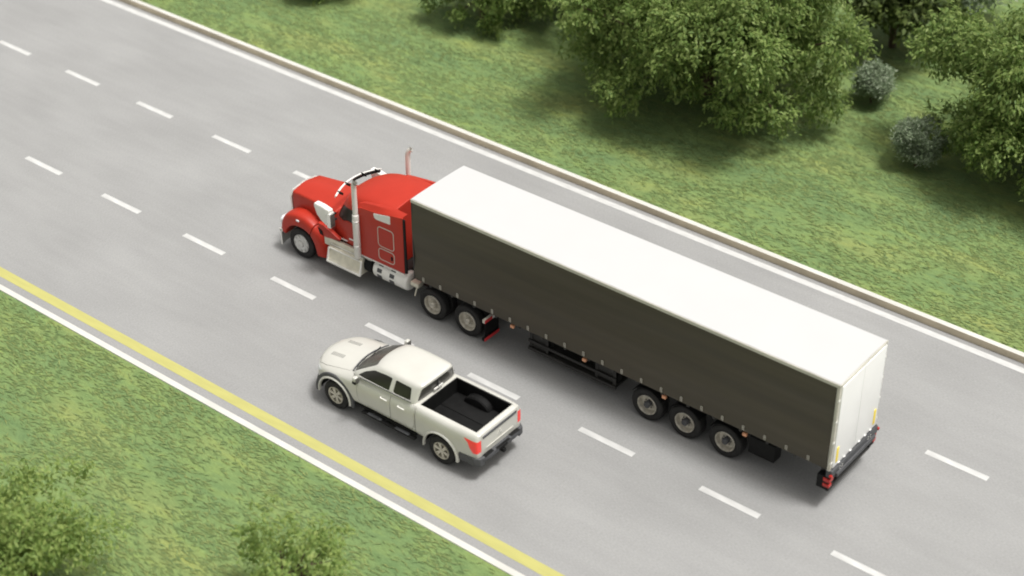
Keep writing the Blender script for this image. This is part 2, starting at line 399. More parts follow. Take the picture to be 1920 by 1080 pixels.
# ------------------------------------------------------------------ the pickup (local frame: x forward, y left, origin mid-wheelbase)
def bow(pts, w, b):                      # sweep a section back towards its sides
    return [(x - b * min(1.2, abs(y) / w) ** 2, y, z) for x, y, z in pts]
def build_pickup():
    t = thing('pickup_truck', (-3.1, 3.715, 0), 'pearl white crew cab pickup driving beside the long trailer, open black bed', 'pickup truck')
    # lower body shell
    st = [  # x, w, zb, zs, zt, wt, crown, bow
        (2.86, .74, .66, .96, 1.00, .50, .015, .24), (2.89, .86, .58, 1.03, 1.09, .56, .02, .31),
        (2.78, .93, .52, 1.08, 1.15, .62, .03, .40), (2.50, .955, .50, 1.12, 1.21, .66, .04, .30), (2.0, .965, .50, 1.17, 1.27, .68, .05, .16),
        (1.5, .965, .50, 1.22, 1.34, .70, .05, .10), (1.30, .96, .50, 1.25, 1.37, .72, .05, .06), (.9, .945, .50, 1.30, 1.39, .78, .02, .0),
        (.0, .935, .50, 1.33, 1.40, .80, .01, 0), (-.88, .935, .50, 1.35, 1.41, .80, .01, 0), (-1.0, .945, .50, 1.36, 1.42, .80, .0, 0), (-1.5, .965, .50, 1.36, 1.425, .80, 0, 0),
        (-2.0, .97, .50, 1.365, 1.43, .80, 0, 0), (-2.5, .955, .52, 1.37, 1.435, .80, 0, 0), (-2.88, .93, .58, 1.38, 1.44, .79, 0, .02),
        (-3.0, .91, .62, 1.36, 1.43, .78, 0, .02), (-3.03, .84, .68, 1.30, 1.38, .72, 0, .0)]
    rings = []
    for x, w, zb, zs, zt, wt, cr, b in st:
        h = [(x, 0, zb), (x, .78 * w, zb), (x, w - .05, zb + .03), (x, w - .012, zb + .16), (x, w - .002, zb + (zs - zb) * .45), (x, w, zs - .22),
             (x, w - .022, zs - .08), (x, w - .06, zs), (x, (w - .06 + wt) / 2, (zs + zt) / 2 + .012), (x, wt, zt), (x, wt * .5, zt + cr * .8), (x, 0, zt + cr)]
        rings.append(bow(mirror_section(h), w, b))
    body = subsurf(loft(rings), 2)
    # load bed opening
    body = boolean(body, B(-2.87, -1.0, -.735, .735, .93, 2.0), 'DIFFERENCE')
    for xw in (1.88, -1.84):
        for sg in (-1, 1):
            wc = lathe(bmesh.new(), [(.545, .50), (.545, 1.3)], (xw, 0, .44), flip=sg, n=48); body = boolean(body, wc, 'DIFFERENCE')
    hood_poly = [(1.47, -.70), (1.47, .70), (2.30, .77), (2.56, .72), (2.71, .5), (2.77, 0), (2.71, -.5), (2.56, -.72), (2.30, -.77)]
    body, hood = carve(body, hood_poly, 'z', 1.04, 2.0, .013)
    parts = []
    for sg in (1, -1):
        for poly, nm, hx in ((rounded([(1.02, .70), (1.06, 1.1), (.98, 1.36), (-.09, 1.375), (-.09, .62), (.80, .62)], .07), 'door', -.0), (rounded([(-.115, .62), (-.115, 1.375), (-.93, 1.385), (-.93, .85), (-.85, .62)], .07), 'door', -.6)):
            body, d = carve(body, poly, 'y', .80 * sg, 1.2 * sg, .012); parts.append((nm, d, sg, hx))
        body, lamp = carve(body, [(-2.60, 1.275), (-3.2, 1.25), (-3.2, .89), (-2.90, .89), (-2.80, 1.02), (-2.74, 1.17)], 'y', .745 * sg, 1.2 * sg, .006); parts.append(('taillight', lamp, sg, 0))
        body, lamp = carve(body, rounded([(2.36, 1.055), (2.60, 1.07), (3.2, 1.06), (3.2, .90), (2.62, .90)], .03), 'y', .56 * sg, 1.2 * sg, .006); parts.append(('headlight', lamp, sg, 0))
    for sg in (1, -1): body = boolean(body, B(-.985, -.955, .86 * sg, 1.2 * sg, .40, 1.6), 'DIFFERENCE')
    body, gate = carve(body, [(-.715, .72), (.715, .72), (.715, 1.6), (-.715, 1.6)], 'x', -2.885, -3.3, .007)
    obj('body', body, 'pearl_paint', t)
    hood_ref = hood.copy(); h = obj('hood', hood, 'pearl_paint', t)
    # louvre slots: two rows of fine slots lying on the hood skin
    from mathutils.bvhtree import BVHTree
    hbm = bmesh.new(); hbm.from_mesh(hood_ref); tree_h = BVHTree.FromBMesh(hbm)
    for sg in (1, -1):
        v = bmesh.new()
        for k in range(8):
            x = 2.47 - k * .058; z = [tree_h.ray_cast(Vector((x, y * sg, 3)), Vector((0, 0, -1)))[0].z for y in (.27, .40)]
            q = [v.verts.new(p) for p in ((x - .012, .27 * sg, z[0] + .007), (x + .012, .27 * sg, z[0] + .007), (x + .012, .40 * sg, z[1] + .007), (x - .012, .40 * sg, z[1] + .007))]
            q2 = [v.verts.new(u.co - Vector((0, 0, .02))) for u in q]; v.faces.new(q)
            for i in range(4): v.faces.new((q[i], q[(i + 1) % 4], q2[(i + 1) % 4], q2[i]))
        obj('hood_vent', v, 'vent_grey', h)
    hbm.free()
    cw = bmesh.new(); pts = [(1.44 - .10 * (y / .7) ** 2 + .03, y, 1.432 - .055 * (y / .7) ** 2) for y in np.linspace(-.70, .70, 13)]
    tube(cw, pts, .022, 8); obj('cowl_panel', cw, 'bumper_grey', t)
    for y0 in (-.45, .12):
        wv = bmesh.new(); tube(wv, [(1.43, y0, 1.462), (1.36, y0 + .3, 1.482), (1.30, y0 + .52, 1.487)], .011, 6); obj('wiper', wv, 'black_plastic', t)
    for nm, me, sg, hx in parts:
        if nm == 'door':
            d = obj('door', me, 'pearl_paint', t)
            hb = bmesh.new(); y = .942 * sg
            bx(hb, hx - .02, hx + .21, y, y + .035 * sg, 1.165, 1.20, .012); bx(hb, hx + .19, hx + .22, y - .03 * sg, y + .02 * sg, 1.165, 1.20, .005)
            obj('handle', hb, 'white_trim', d)
        else: obj(nm, me, 'red_lens' if nm == 'taillight' else 'clear_lens', t)
    g = obj('tailgate', gate, 'pearl_paint', t)
    obj('spoiler_trim', prism([(-2.975, 1.36), (-3.045, 1.335), (-3.045, 1.27), (-3.03, 1.27), (-3.0, 1.36)], 'y', -.68, .68, bev=.006), 'bumper_grey', g)
    eb = bmesh.new()
    for k in range(3):
        a = math.pi / 2 + k * 2 * math.pi / 3; o = (.045 * math.cos(a), 1.10 + .045 * math.sin(a)); ux, uy = math.cos(a), math.sin(a)
        q = [(o[0] - ux * .045, o[1] - uy * .045), (o[0] - uy * .027, o[1] + ux * .027), (o[0] + ux * .045, o[1] + uy * .045), (o[0] + uy * .027, o[1] - ux * .027)]
        prism(q, 'x', -3.055, -3.03, eb)
    obj('emblem', eb, 'chrome', g)
    obj('trim_strip', B(-3.052, -3.03, -.55, .55, .905, .918, .004), 'pearl_paint', g)
    # bed liner
    lb = bmesh.new()
    bx(lb, -2.868, -1.002, -.733, .733, .932, .965); bx(lb, -2.868, -1.002, .705, .733, .965, 1.405); bx(lb, -2.868, -1.002, -.733, -.705, .965, 1.405)
    bx(lb, -1.03, -1.002, -.705, .705, .965, 1.405); bx(lb, -2.868, -2.84, -.705, .705, .965, 1.395)
    ln = obj('bed_liner', lb, 'black_plastic', t)
    fr = bmesh.new(); bx(fr, -2.83, -1.05, -.68, -.02, .965, .985, .006); bx(fr, -2.83, -1.05, .04, .68, .965, .985, .006)
    obj('floor_mat', fr, 'black_plastic', ln)
    for sg in (1, -1):
        wh = loft([[(-1.84 + (.44 - d) * math.cos(a), y * sg, .94 + (.30 - d) * math.sin(a)) for a in np.linspace(0, math.pi, 15)] for y, d in ((.72, 0), (.52, 0), (.485, .03), (.47, .09))])
        obj('wheel_hump', wh, 'black_plastic', ln)
    # glasshouse
    def ring(z, xf, xr, w, b):
        h = [(xr, 0), (xr, .62 * w), (xr + .025, .88 * w), (xr + .12, .985 * w), (xr + .55, w), (xf - .75, w), (xf - .22, .975 * w), (xf - .03, .86 * w), (xf + b * .62, .5 * w), (xf + b, 0)]
        return [(x, y, z) for x, y in h] + [(x, -y, z) for x, y in h[-2:0:-1]]
    gl = loft([ring(1.30, 1.46, -.93, .90, .12), ring(1.40, 1.36, -.935, .885, .12), ring(1.60, 1.04, -.965, .80, .11), ring(1.80, .72, -1.0, .715, .10), ring(1.885, .55, -1.015, .665, .09),
               ring(1.925, .36, -.98, .585, .07), ring(1.945, .05, -.78, .42, .04), ring(1.95, -.2, -.55, .2, .02)])
    gm = subsurf(gl, 2); glass = []
    for sg in (1, -1):
        for poly in (rounded([(1.10, 1.43), (.88, 1.60), (.58, 1.745), (.20, 1.795), (-.05, 1.80), (-.02, 1.455), (.7, 1.45)], .05), rounded([(-.155, 1.46), (-.175, 1.80), (-.70, 1.79), (-.74, 1.47)], .05)):
            gm, w = carve(gm, poly, 'y', .55 * sg, 1.2 * sg, .004); glass.append(('side_window', shift(w, (0, -.014 * sg, 0)), 'glass_dark'))
    gm, w = carve(gm, rounded([(-.72, 1.39), (.72, 1.39), (.565, 1.84), (-.565, 1.84)], .07), 'x', .5, 2.0, .004); glass.append(('windshield', shift(w, (-.012, 0, -.004)), 'glass_grey'))
    gm, w = carve(gm, rounded([(-.74, 1.445), (.74, 1.445), (.60, 1.835), (-.60, 1.835)], .09), 'x', -.80, -1.4, .004); rw = shift(w, (.014, 0, 0))
    cabo = obj('cab', gm, 'pearl_paint', t)
    for nm, me, mt in glass: obj(nm, me, mt, cabo)
    r = obj('rear_window', rw, 'glass_grey', cabo)
    fb = bmesh.new(); bx(fb, -.998, -.955, -.008, .008, 1.46, 1.82); obj('window_frame', fb, 'bumper_grey', r)
    lbm = bmesh.new(); bx(lbm, -.999, -.965, -.19, .16, 1.50, 1.56, .01); obj('sticker', lbm, 'white_trim', r)
    st_ = bmesh.new()
    for sg in (1, -1):
        tb = bmesh.new(); tube(tb, [(1.02, .872 * sg, 1.425), (.6, .876 * sg, 1.44), (-.1, .872 * sg, 1.447), (-.8, .866 * sg, 1.455)], .013, 6); obj('window_trim', tb, 'bumper_grey', cabo)
    st_.free()
    # third brake light strip at the roof edge
    for sg in (1, -1):                    # arch flares with a dark inner lip
        for xw in (1.88, -1.84):
            rg = []
            for a in np.linspace(R(-6), R(186), 30):
                ca, sa = math.cos(a), math.sin(a); rg.append([(xw + rr * ca, y * sg, .44 + rr * sa) for rr, y in ((.61, .93), (.60, .975), (.572, 1.0), (.545, .995), (.535, .93))])
            obj('fender_flare', loft(rg), 'pearl_paint', t)
            rg = []
            for a in np.linspace(R(-8), R(188), 30):
                ca, sa = math.cos(a), math.sin(a); rg.append([(xw + rr * ca, y * sg, .44 + rr * sa) for rr, y in ((.70, .92), (.69, .962), (.612, .975), (.61, .93))])
            if xw > 0: obj('flare_seal', loft(rg), 'bumper_grey', t)
        lin = []
        for xw in (1.88, -1.84):
            li = bmesh.new(); lathe(li, [(.54, .50), (.54, .925), (.528, .925), (.528, .51)], (xw, 0, .44), flip=sg, n=40); bmesh.ops.delete(li, geom=[v for v in li.verts if v.co.z < .47], context='VERTS'); obj('wheel_well', li, 'black_plastic', t)
        mb = bmesh.new(); bx(mb, .93, 1.05, .96 * sg, 1.11 * sg, 1.36, 1.54, .04, 3); bx(mb, .98, 1.04, .86 * sg, .98 * sg, 1.385, 1.43, .012)
        mo = obj('side_mirror', mb, 'pearl_paint', t)
        obj('mirror_glass', B(.912, .932, .968 * sg, 1.102 * sg, 1.37, 1.525, .006), 'glass_grey', mo)
        obj('mirror_cap', B(.925, 1.05, .955 * sg, 1.116 * sg, 1.335, 1.43, .015), 'black_plastic', mo)
        sb = bmesh.new(); bx(sb, -1.0, .86, .90 * sg, 1.03 * sg, .40, .455, .02)
        for x in (-.8, 0, .7): bx(sb, x - .03, x + .03, .6 * sg, .93 * sg, .42, .50)
        so = obj('side_step', sb, 'black_plastic', t)
        for x in (-.55, .42): obj('step_pad', B(x - .24, x + .24, .925 * sg, 1.02 * sg, .454, .466, .003), 'bumper_grey', so)
        obj('sill', B(-.98, 1.15, .86 * sg, .925 * sg, .47, .535, .015), 'black_plastic', t)
    rb = bmesh.new()
    prism([(-2.92, -.80), (-3.12, -.78), (-3.15, -.5), (-3.15, .5), (-3.12, .78), (-2.92, .80)], 'z', .60, .74, rb, bev=.02)
    for sg in (1, -1): prism([(-2.45, .90 * sg), (-2.45, .955 * sg), (-2.95, .95 * sg), (-3.10, .86 * sg), (-3.12, .70 * sg), (-2.9, .70 * sg)], 'z', .50, .735, rb, bev=.015)
    bo = obj('rear_bumper', rb, 'bumper_grey', t)
    sp = bmesh.new(); bx(sp, -3.165, -3.10, -.26, .26, .735, .752, .004)
    for sg in (1, -1): bx(sp, -3.14, -2.95, .36 * sg, .70 * sg, .739, .752, .004)
    obj('bumper_step', sp, 'black_plastic', bo)
    obj('hitch', prism([(-.05, .50), (.05, .50), (.05, .60), (-.05, .60)], 'x', -3.20, -2.9, bev=.01), 'black_plastic', bo)
    obj('licence_plate_recess', B(-3.158, -3.14, -.17, .17, .62, .70, .004), 'black_plastic', bo)
    fbm = bmesh.new(); pts = [(2.93 - .36 * (y / .9) ** 2, y) for y in np.linspace(-.88, .88, 15)]
    prism(pts + [(x - .2, y) for x, y in pts[::-1]], 'z', .44, .68, fbm, bev=.02); obj('front_bumper', fbm, 'bumper_grey', t)
    gb = bmesh.new(); pts = [(2.90 - .33 * (y / .86) ** 2 + .012, y) for y in np.linspace(-.52, .52, 11)]
    for k in range(5): prism(pts + [(x - .12, y) for x, y in pts[::-1]], 'z', .72 + .062 * k, .76 + .062 * k, gb)
    obj('grille', gb, 'black_plastic', t)
    ch = bmesh.new()
    for sg in (1, -1): bx(ch, -2.9, 2.6, .36 * sg, .46 * sg, .42, .54)
    for x in (1.88, -1.84): tube(ch, [(x, -.8, .43), (x, .8, .43)], .06, 8)
    bx(ch, -.6, 1.6, -.3, .3, .40, .52); tube(ch, [(.0, -.3, .42), (-2.2, -.32, .42), (-3.0, -.5, .42)], .04, 8)
    obj('chassis', ch, 'dark_metal', t)
    w0 = make_wheel((1.88, .945, .43), .43, .30, 'spoke', t)
    dup(w0, (-1.84, .945, .43), t); dup(w0, (1.88, -.945, .43), t, math.pi); dup(w0, (-1.84, -.945, .43), t, math.pi)
build_pickup()

# ------------------------------------------------------------------ the tractor (x = road x, y from its centre line)
def outline(bm, poly, y0, y1, wdt):
    """raised frame along a closed outline in the x-z plane"""
    n = len(poly); cx = sum(p[0] for p in poly) / n; cz = sum(p[1] for p in poly) / n; rings = []
    for i in range(n):
        a, b = Vector(poly[i - 1]), Vector(poly[(i + 1) % n]); tt = (b - a).normalized(); nn = Vector((-tt.y, tt.x))
        if nn.dot(Vector((cx, cz)) - Vector(poly[i])) > 0: nn = -nn
        o = Vector(poly[i]) + nn * wdt / 2; q = Vector(poly[i]) - nn * wdt / 2
        rings.append([bm.verts.new(p) for p in ((o.x, y0, o.y), (o.x, y1, o.y), (q.x, y1, q.y), (q.x, y0, q.y))])
    for i in range(n):
        a, b = rings[i], rings[(i + 1) % n]
        for k in range(4): bm.faces.new((a[k], a[(k + 1) % 4], b[(k + 1) % 4], b[k]))
    return bm
def build_tractor():
    t = thing('truck_tractor', (2.0, -1.155, 0), 'bright red long nose sleeper cab truck pulling the long trailer, tall pale exhaust stacks', 'semi truck', off=(2.0, 0, 0))
    # cab and sleeper shell
    rings = []
    for x, w, zr, sh in ((3.46, .86, 1.98, .10), (3.42, .90, 2.04, .14), (3.30, .92, 2.20, .2), (3.12, .95, 2.52, .26), (2.98, .975, 2.74, .30), (2.80, 1.0, 2.87, .32), (2.5, 1.02, 2.98, .32), (2.2, 1.025, 3.06, .28), (1.6, 1.03, 3.12, .22), (1.1, 1.035, 3.13, .17), (.90, 1.035, 3.13, .15), (.848, 1.034, 3.125, .15), (.84, 1.0, 3.09, .15), (.839, .9, 2.95, .2)):
        h = [(x, 0, 1.14), (x, w * .9, 1.14), (x, w, 1.18), (x, w + .01, 1.5), (x, w + .005, zr - sh - .15 if zr > 2.3 else 1.75), (x, w - .035, zr - sh), (x, w - .13, zr - sh * .38), (x, w - .34, zr - .05), (x, w * .35, zr + .005), (x, 0, zr + .015)]
        b = .16 if x > 2.9 else (.1 if x > 2.6 else 0.03)
        rings.append(bow(mirror_section(h), w, b if x > .9 else 0))
    cab = subsurf(loft(rings), 2)
    doors = []
    for sg in (1, -1):
        cab, d = carve(cab, rounded([(3.24, 1.24), (3.22, 1.95), (2.96, 2.56), (2.18, 2.62), (2.18, 1.24)], .06), 'y', .82 * sg, 1.4 * sg, .008)
        d, w = carve(d, rounded([(3.13, 1.97), (3.08, 2.14), (2.88, 2.47), (2.28, 2.50), (2.26, 2.04), (2.74, 2.02), (2.86, 1.95)], .05), 'y', .70 * sg, 1.4 * sg, .006)
        doors.append((sg, d, shift(w, (0, -.02 * sg, 0))))
    panes = []
    for sg in (1, -1):
        cab, w = carve(cab, rounded([(.03 * sg, 2.10), (.90 * sg, 2.03), (.85 * sg, 2.56), (.03 * sg, 2.66)], .05), 'x', 2.72, 3.8, .006); panes.append(shift(w, (-.012, 0, -.006)))
    c = obj('cab', cab, 'red_paint', t)
    for w in panes: obj('windshield', w, 'glass_dark', c)
    for sg, d, w in doors:
        do = obj('door', d, 'red_paint', t)
        obj('window', w, 'glass_cab', do)
        hb = bmesh.new(); bx(hb, 2.36, 2.58, 1.045 * sg, 1.085 * sg, 1.47, 1.505, .01); bx(hb, 2.34, 2.40, 1.04 * sg, 1.075 * sg, 1.46, 1.515, .01); obj('handle', hb, 'white_trim', do)
        nb = bmesh.new(); bx(nb, 2.68, 2.92, 1.035 * sg, 1.055 * sg, 1.335, 1.36, .004); obj('badge', nb, 'white_trim', do)
        # sleeper side panel with window, two hatches and the rear extender
        sp = prism([(2.16, 1.15), (2.16, 2.74), (2.02, 2.80), (1.39, 2.86), (.84, 2.98), (.40, 3.06), (.40, 1.17)], 'y', 1.05 * sg, 1.105 * sg, bev=.018)
        side = obj('sleeper_panel', sp, 'red_paint', t)
        yo = 1.105 * sg
        fr_ = loft([[(x, ya * sg, za), (x, yb * sg, zb_), (x, .86 * sg, zb_ + .02), (x, .86 * sg, za - .05), (x, ya * sg - .02 * sg, za - .06)] for x, ya, za, yb, zb_ in ((2.16, 1.095, 2.715, 1.0, 2.84), (1.95, 1.10, 2.785, .99, 2.93), (1.39, 1.10, 2.845, .98, 3.02), (.85, 1.10, 2.965, .985, 3.075), (.42, 1.10, 3.035, 1.06, 3.06))])
        obj('roof_fairing', fr_, 'red_paint', t)
        obj('sleeper_window', prism(rounded([(1.51, 2.81), (1.48, 2.67), (1.38, 2.64), (.87, 2.67), (.87, 2.93), (.92, 2.93)], .03), 'y', yo - .004 * sg, yo + .012 * sg), 'white_trim', side)
        for z0, z1, nm in ((1.78, 2.44, 'hatch'), (1.32, 1.70, 'hatch')):
            poly = rounded([(1.37, z1), (.77, z1 - .0), (.77, z0), (1.37, z0)], .12, 6)
            ho = obj(nm, prism([(u * .985 + .016, v * .985 + .03) for u, v in poly], 'y', yo - .003 * sg, yo + .008 * sg), 'red_paint', side)
            ob = bmesh.new(); outline(ob, poly, yo - .002 * sg, yo + .014 * sg, .022); obj('hatch_frame', ob, 'cream_rail', side)
        lb = bmesh.new(); bx(lb, .83, .89, yo + .006 * sg, yo + .03 * sg, 1.44, 1.57, .006); obj('latch', lb, 'black_plastic', side)
        obj('extender_edge', prism([(.40, 1.18), (.40, 3.02), (.33, 3.0), (.31, 1.20)], 'y', 1.055 * sg, 1.10 * sg), 'black_plastic', side)
        obj('sill_strip', B(.42, 2.16, 1.04 * sg, 1.118 * sg, 1.115, 1.15, .006), 'white_trim', t)
        for x, z in ((2.5, 3.06), (2.68, 3.01)): pass
    # hood
    rings = []
    for x, w, zt, zb in ((5.37, .605, 1.86, .95), (5.0, .635, 1.895, .95), (4.4, .70, 1.94, .95), (3.8, .79, 1.985, 1.0), (3.44, .85, 2.01, 1.1), (3.36, .86, 2.0, 1.12)):
        h = [(x, 0, zb), (x, w, zb), (x, w + .015, (zt + zb) / 2), (x, w + .005, zt - .06), (x, w - .008, zt - .008), (x, w - .06, zt + .012), (x, w * .42, zt + .035), (x, w * .30, zt + .06), (x, 0, zt + .065)]
        rings.append(bow(mirror_section(h), w, .05 if x > 5.2 else .06))
    hd = obj('hood', evaluated(to_mesh(loft(rings)), [('BEVEL', dict(width=.03, segments=3, limit_method='ANGLE', angle_limit=R(28)))]), 'red_paint', t)
    # grille with bright surround
    gr = bmesh.new(); prism([(-.60, .78), (.60, .78), (.63, 1.70), (.52, 1.86), (0, 1.93), (-.52, 1.86), (-.63, 1.70)], 'x', 5.355, 5.43, gr, bev=.02)
    go = obj('grille_surround', gr, 'chrome', t)
    gm = bmesh.new()
    for k in range(12): bx(gm, 5.425, 5.445, -.50, .50, .86 + k * .075, .90 + k * .075)
    obj('grille', gm, 'black_plastic', go)
    # fenders
    Po = [(5.47, .70), (5.46, .95), (5.38, 1.18), (5.20, 1.37), (4.92, 1.49), (4.62, 1.525), (4.32, 1.47), (4.06, 1.33), (3.84, 1.08), (3.68, .80), (3.55, .38)]
    Qi = [(5.24, .62), (5.20, .76), (5.11, .90), (4.97, 1.01), (4.80, 1.075), (4.60, 1.10), (4.38, 1.07), (4.20, .97), (4.07, .80), (4.00, .62), (3.95, .36)]
    for sg in (1, -1):
        def fend(i0, i1, trim=0):
            rg = []
            for i in range(i0, i1 + 1):
                (px, pz), (qx, qz) = Po[i], Qi[i]
                yi = .50 if i < 8 else .62
                def L(f, y): return (px + (qx - px) * f, y * sg, pz + (qz - pz) * f)
                rg.append([L(.12, yi), L(0, .70), L(0, .88), L(.04, 1.0), L(.16, 1.085), L(.45, 1.115), L(.90, 1.125), L(1, 1.10), L(1, 1.05), L(1, yi)])
            def dupend(r, q): return [tuple(np.array(a) * .97 + np.array(b) * .03) for a, b in zip(r, q)]
            rg = [rg[0], dupend(rg[0], rg[1])] + rg[1:-1] + [dupend(rg[-1], rg[-2]), rg[-1]]
            return subsurf(loft(rg), 2)
        f = obj('fender', fend(0, 7), 'red_paint', t)
        me = fend(7, 10); me.transform(Matrix.Translation((-.012, 0, -.008))); obj('fender_skirt', me, 'red_paint', t)
        obj('marker_lamp', B(4.60, 4.72, 1.06 * sg, 1.135 * sg, 1.285, 1.335, .012), 'clear_lens', f)
        hl = loft([[(5.36 + dx + a, y * sg, z) for y, z in ((.72, 1.12), (.98, 1.12), (1.06, 1.05), (1.06, .90), (.74, .90))] for dx, a in ((0, 0), (.12, 0))])
        obj('headlight', evaluated(to_mesh(hl), [('BEVEL', dict(width=.03, segments=2))]), 'clear_lens', f)
        # spear panel behind the fender
        sp = prism([(3.80, 1.60), (3.55, 1.58), (2.92, 1.335), (2.94, 1.29), (3.46, 1.20), (3.66, 1.20)], 'y', 1.0 * sg, 1.13 * sg, bev=.02)
        so = obj('cowl_spear', sp, 'red_paint', t)
        obj('vent', prism([(3.80, 1.46), (3.62, 1.38), (3.58, 1.22), (3.72, 1.24)], 'y', 1.12 * sg, 1.142 * sg, bev=.006), 'black_plastic', so)
        obj('kick_panel', B(2.10, 3.60, 1.0 * sg, 1.085 * sg, .92, 1.205, .008), 'steel_cream', t)
        # step box
        pr = [(.70, 1.02), (1.06, 1.02), (1.175, .985), (1.18, .93), (1.24, .62), (1.30, .56), (1.30, .50), (.70, .50)]
        st = prism([(y * sg, z) for y, z in pr], 'x', 2.02, 3.34, bev=.012); so = obj('step_box', st, 'steel_cream', t)
        s2 = bmesh.new(); bx(s2, 2.04, 3.32, 1.09 * sg, 1.115 * sg, 1.02, 1.05, .006); bx(s2, 2.0, 3.36, 1.17 * sg, 1.20 * sg, .925, .965, .01); bx(s2, 2.0, 3.36, 1.26 * sg, 1.315 * sg, .49, .56, .015)
        for x0 in (2.0, 3.30): prism([(1.19 * sg, .95), (1.21 * sg, .95), (1.31 * sg, .54), (1.25 * sg, .54)], 'x', x0, x0 + .05, s2)
        obj('step_edge', s2, 'white_trim', so)
        s3 = bmesh.new()
        for k in range(6): bx(s3, 2.1, 3.26, (.80 + .05 * k) * sg, (.825 + .05 * k) * sg, 1.019, 1.028)
        obj('step_tread', s3, 'steel_cream', so)
        # exhaust fluid tank, fuel tank
        dt = bmesh.new(); lathe(dt, [(.0, 0), (.25, 0), (.27, .02), (.27, .28), (.25, .30), (0, .30)], (1.71, .86 * sg, .80), axis='x', n=24)
        bx(dt, 1.71, 2.0, .70 * sg, 1.06 * sg, .98, 1.045, .01); dd = obj('fluid_tank', dt, 'black_plastic', t)
        obj('tank_deck', B(1.73, 1.99, .86 * sg, 1.08 * sg, 1.046, 1.06, .004), 'cream_rail', dd)
        cp = bmesh.new(); lathe(cp, [(0, .06), (.045, .06), (.055, .045), (.055, 0)], (1.88, 1.0 * sg, 1.055), axis='z', n=16); obj('filler_cap', cp, 'blue_cap', dd)
        n = 32; tk = bmesh.new(); lathe(tk, [(0, 0), (.22, 0), (.27, .02), (.295, .06), (.30, .10), (.30, 1.22), (.295, 1.26), (.27, 1.30), (.22, 1.32), (0, 1.32)], (.34, .86 * sg, .80), axis='x', n=n)
        to = obj('fuel_tank', tk, 'white_trim', t)
        for x in (1.36, .88):
            for a in (R(58), R(20), R(-18)):
                cy, cz = .86 + .30 * math.cos(a), .80 + .30 * math.sin(a)
                sb = B(-.085, .085, -.012, .012, -.058, .058, .004); bmesh.ops.rotate(sb, verts=sb.verts, cent=(0, 0, 0), matrix=Matrix.Rotation(a, 3, 'X')); bmesh.ops.translate(sb, verts=sb.verts, vec=(x, cy, cz))
                if sg < 0: bmesh.ops.scale(sb, verts=sb.verts, vec=(1, -1, 1))
                obj('tank_step', sb, 'bumper_grey', to)
        # stacks
        ex = bmesh.new(); y = 1.17 * sg
        tube(ex, [(2.17, y, 2.50), (2.17, y, 3.44), (2.16, y + .01 * sg, 3.52), (2.125, y + .025 * sg, 3.60), (2.07, y + .045 * sg, 3.655)], .078, 20, cap=False)
        tube(ex, [(2.07, y + .045 * sg, 3.655), (2.10, y + .035 * sg, 3.63), (2.16, y + .01 * sg, 3.52)], .064, 20, cap=False)
        e = obj('exhaust_stack', ex, 'stack_steel', t)
        es = bmesh.new(); lathe(es, [(.076, 1.52), (.098, 1.50), (.102, 1.46), (.102, .03), (.085, 0), (0, 0)], (2.17, y, 1.03), axis='z', n=24, cap=False); es_o = obj('heat_shield', es, 'stack_steel', e)
        for z in (1.45, 2.30):
            cl = bmesh.new(); lathe(cl, [(.102, 0), (.112, .005), (.112, .035), (.102, .04)], (2.17, y, z), axis='z', n=24, cap=False)
            bx(cl, 2.14, 2.20, 1.0 * sg, 1.10 * sg, z, z + .035); obj('clamp', cl, 'chrome', e)
        # mirror: deep pale housing in front, glass facing back
        pts = [(3.10, 1.80), (3.10, 2.36), (3.40, 2.42), (3.70, 2.43), (3.73, 2.33), (3.62, 2.05), (3.46, 1.90), (3.28, 1.80)]
        mm = loft([[(x, y, z) for x, z in pts] for y in (1.12 * sg, 1.32 * sg)])
        mo = obj('side_mirror', evaluated(to_mesh(mm), [('BEVEL', dict(width=.045, segments=3))]), 'white_trim', t)
        obj('mirror_shell', B(3.06, 3.20, 1.115 * sg, 1.34 * sg, 1.76, 2.26, .03, 3), 'chrome', mo)
        obj('mirror_glass', B(3.045, 3.062, 1.14 * sg, 1.315 * sg, 1.80, 2.22, .006), 'glass_grey', mo)
        for z in (2.12, 1.92): obj('mirror_arm', tube(bmesh.new(), [(3.15, .98 * sg, z), (3.17, 1.15 * sg, z)], .033, 8), 'black_plastic', mo)
        # light bar and flap behind the drive wheels
        fl = bmesh.new(); bx(fl, -2.60, -2.58, .52 * sg, 1.13 * sg, .30, .92); fo = obj('mud_flap', fl, 'black_plastic', t)
        for z, xo in ((.90, -2.62), (.27, -2.60)):
            fb = bmesh.new(); bx(fb, xo - .06, xo + .03, .58 * sg, 1.24 * sg, z - .05, z + .055, .01); bo = obj('flap_bar', fb, 'cream_rail' if z > .5 else 'black_plastic', t)
            for k in range(4):
                y0 = .58 + .165 * k
                obj('reflective_tape', B(xo - .074, xo - .058, y0 * sg, (y0 + .162) * sg, z - .045, z + .05), 'red_tape' if k != 1 or z < .5 else 'white_trim', bo)
    # sun visor over the windshield
    def vis(y): return 3.10 + .24 * (1 - (y / 1.0) ** 2)
    top = []
    for y in np.linspace(-.99, .99, 21):
        x = vis(y); z = 2.70 + .07 * (1 - (y / 1.0) ** 2); top.append([(x - .05, y, z + .03), (x + .025, y, z + .022), (x + .045, y, z - .03), (x + .038, y, z - .055), (x + .02, y, z - .055), (x + .005, y, z - .012)])
    v = obj('sun_visor', loft(top), 'white_trim', t)
    back = []
    for y in np.linspace(-.92, .05, 21):
        x = vis(y); z = 2.70 + .07 * (1 - (y / 1.0) ** 2); back.append([(x - .06, y, z + .01), (x - .03, y, z - .07), (x - .065, y, z - .075), (x - .085, y, z - .0)])
    obj('visor_backing', loft(back), 'black_plastic', v)
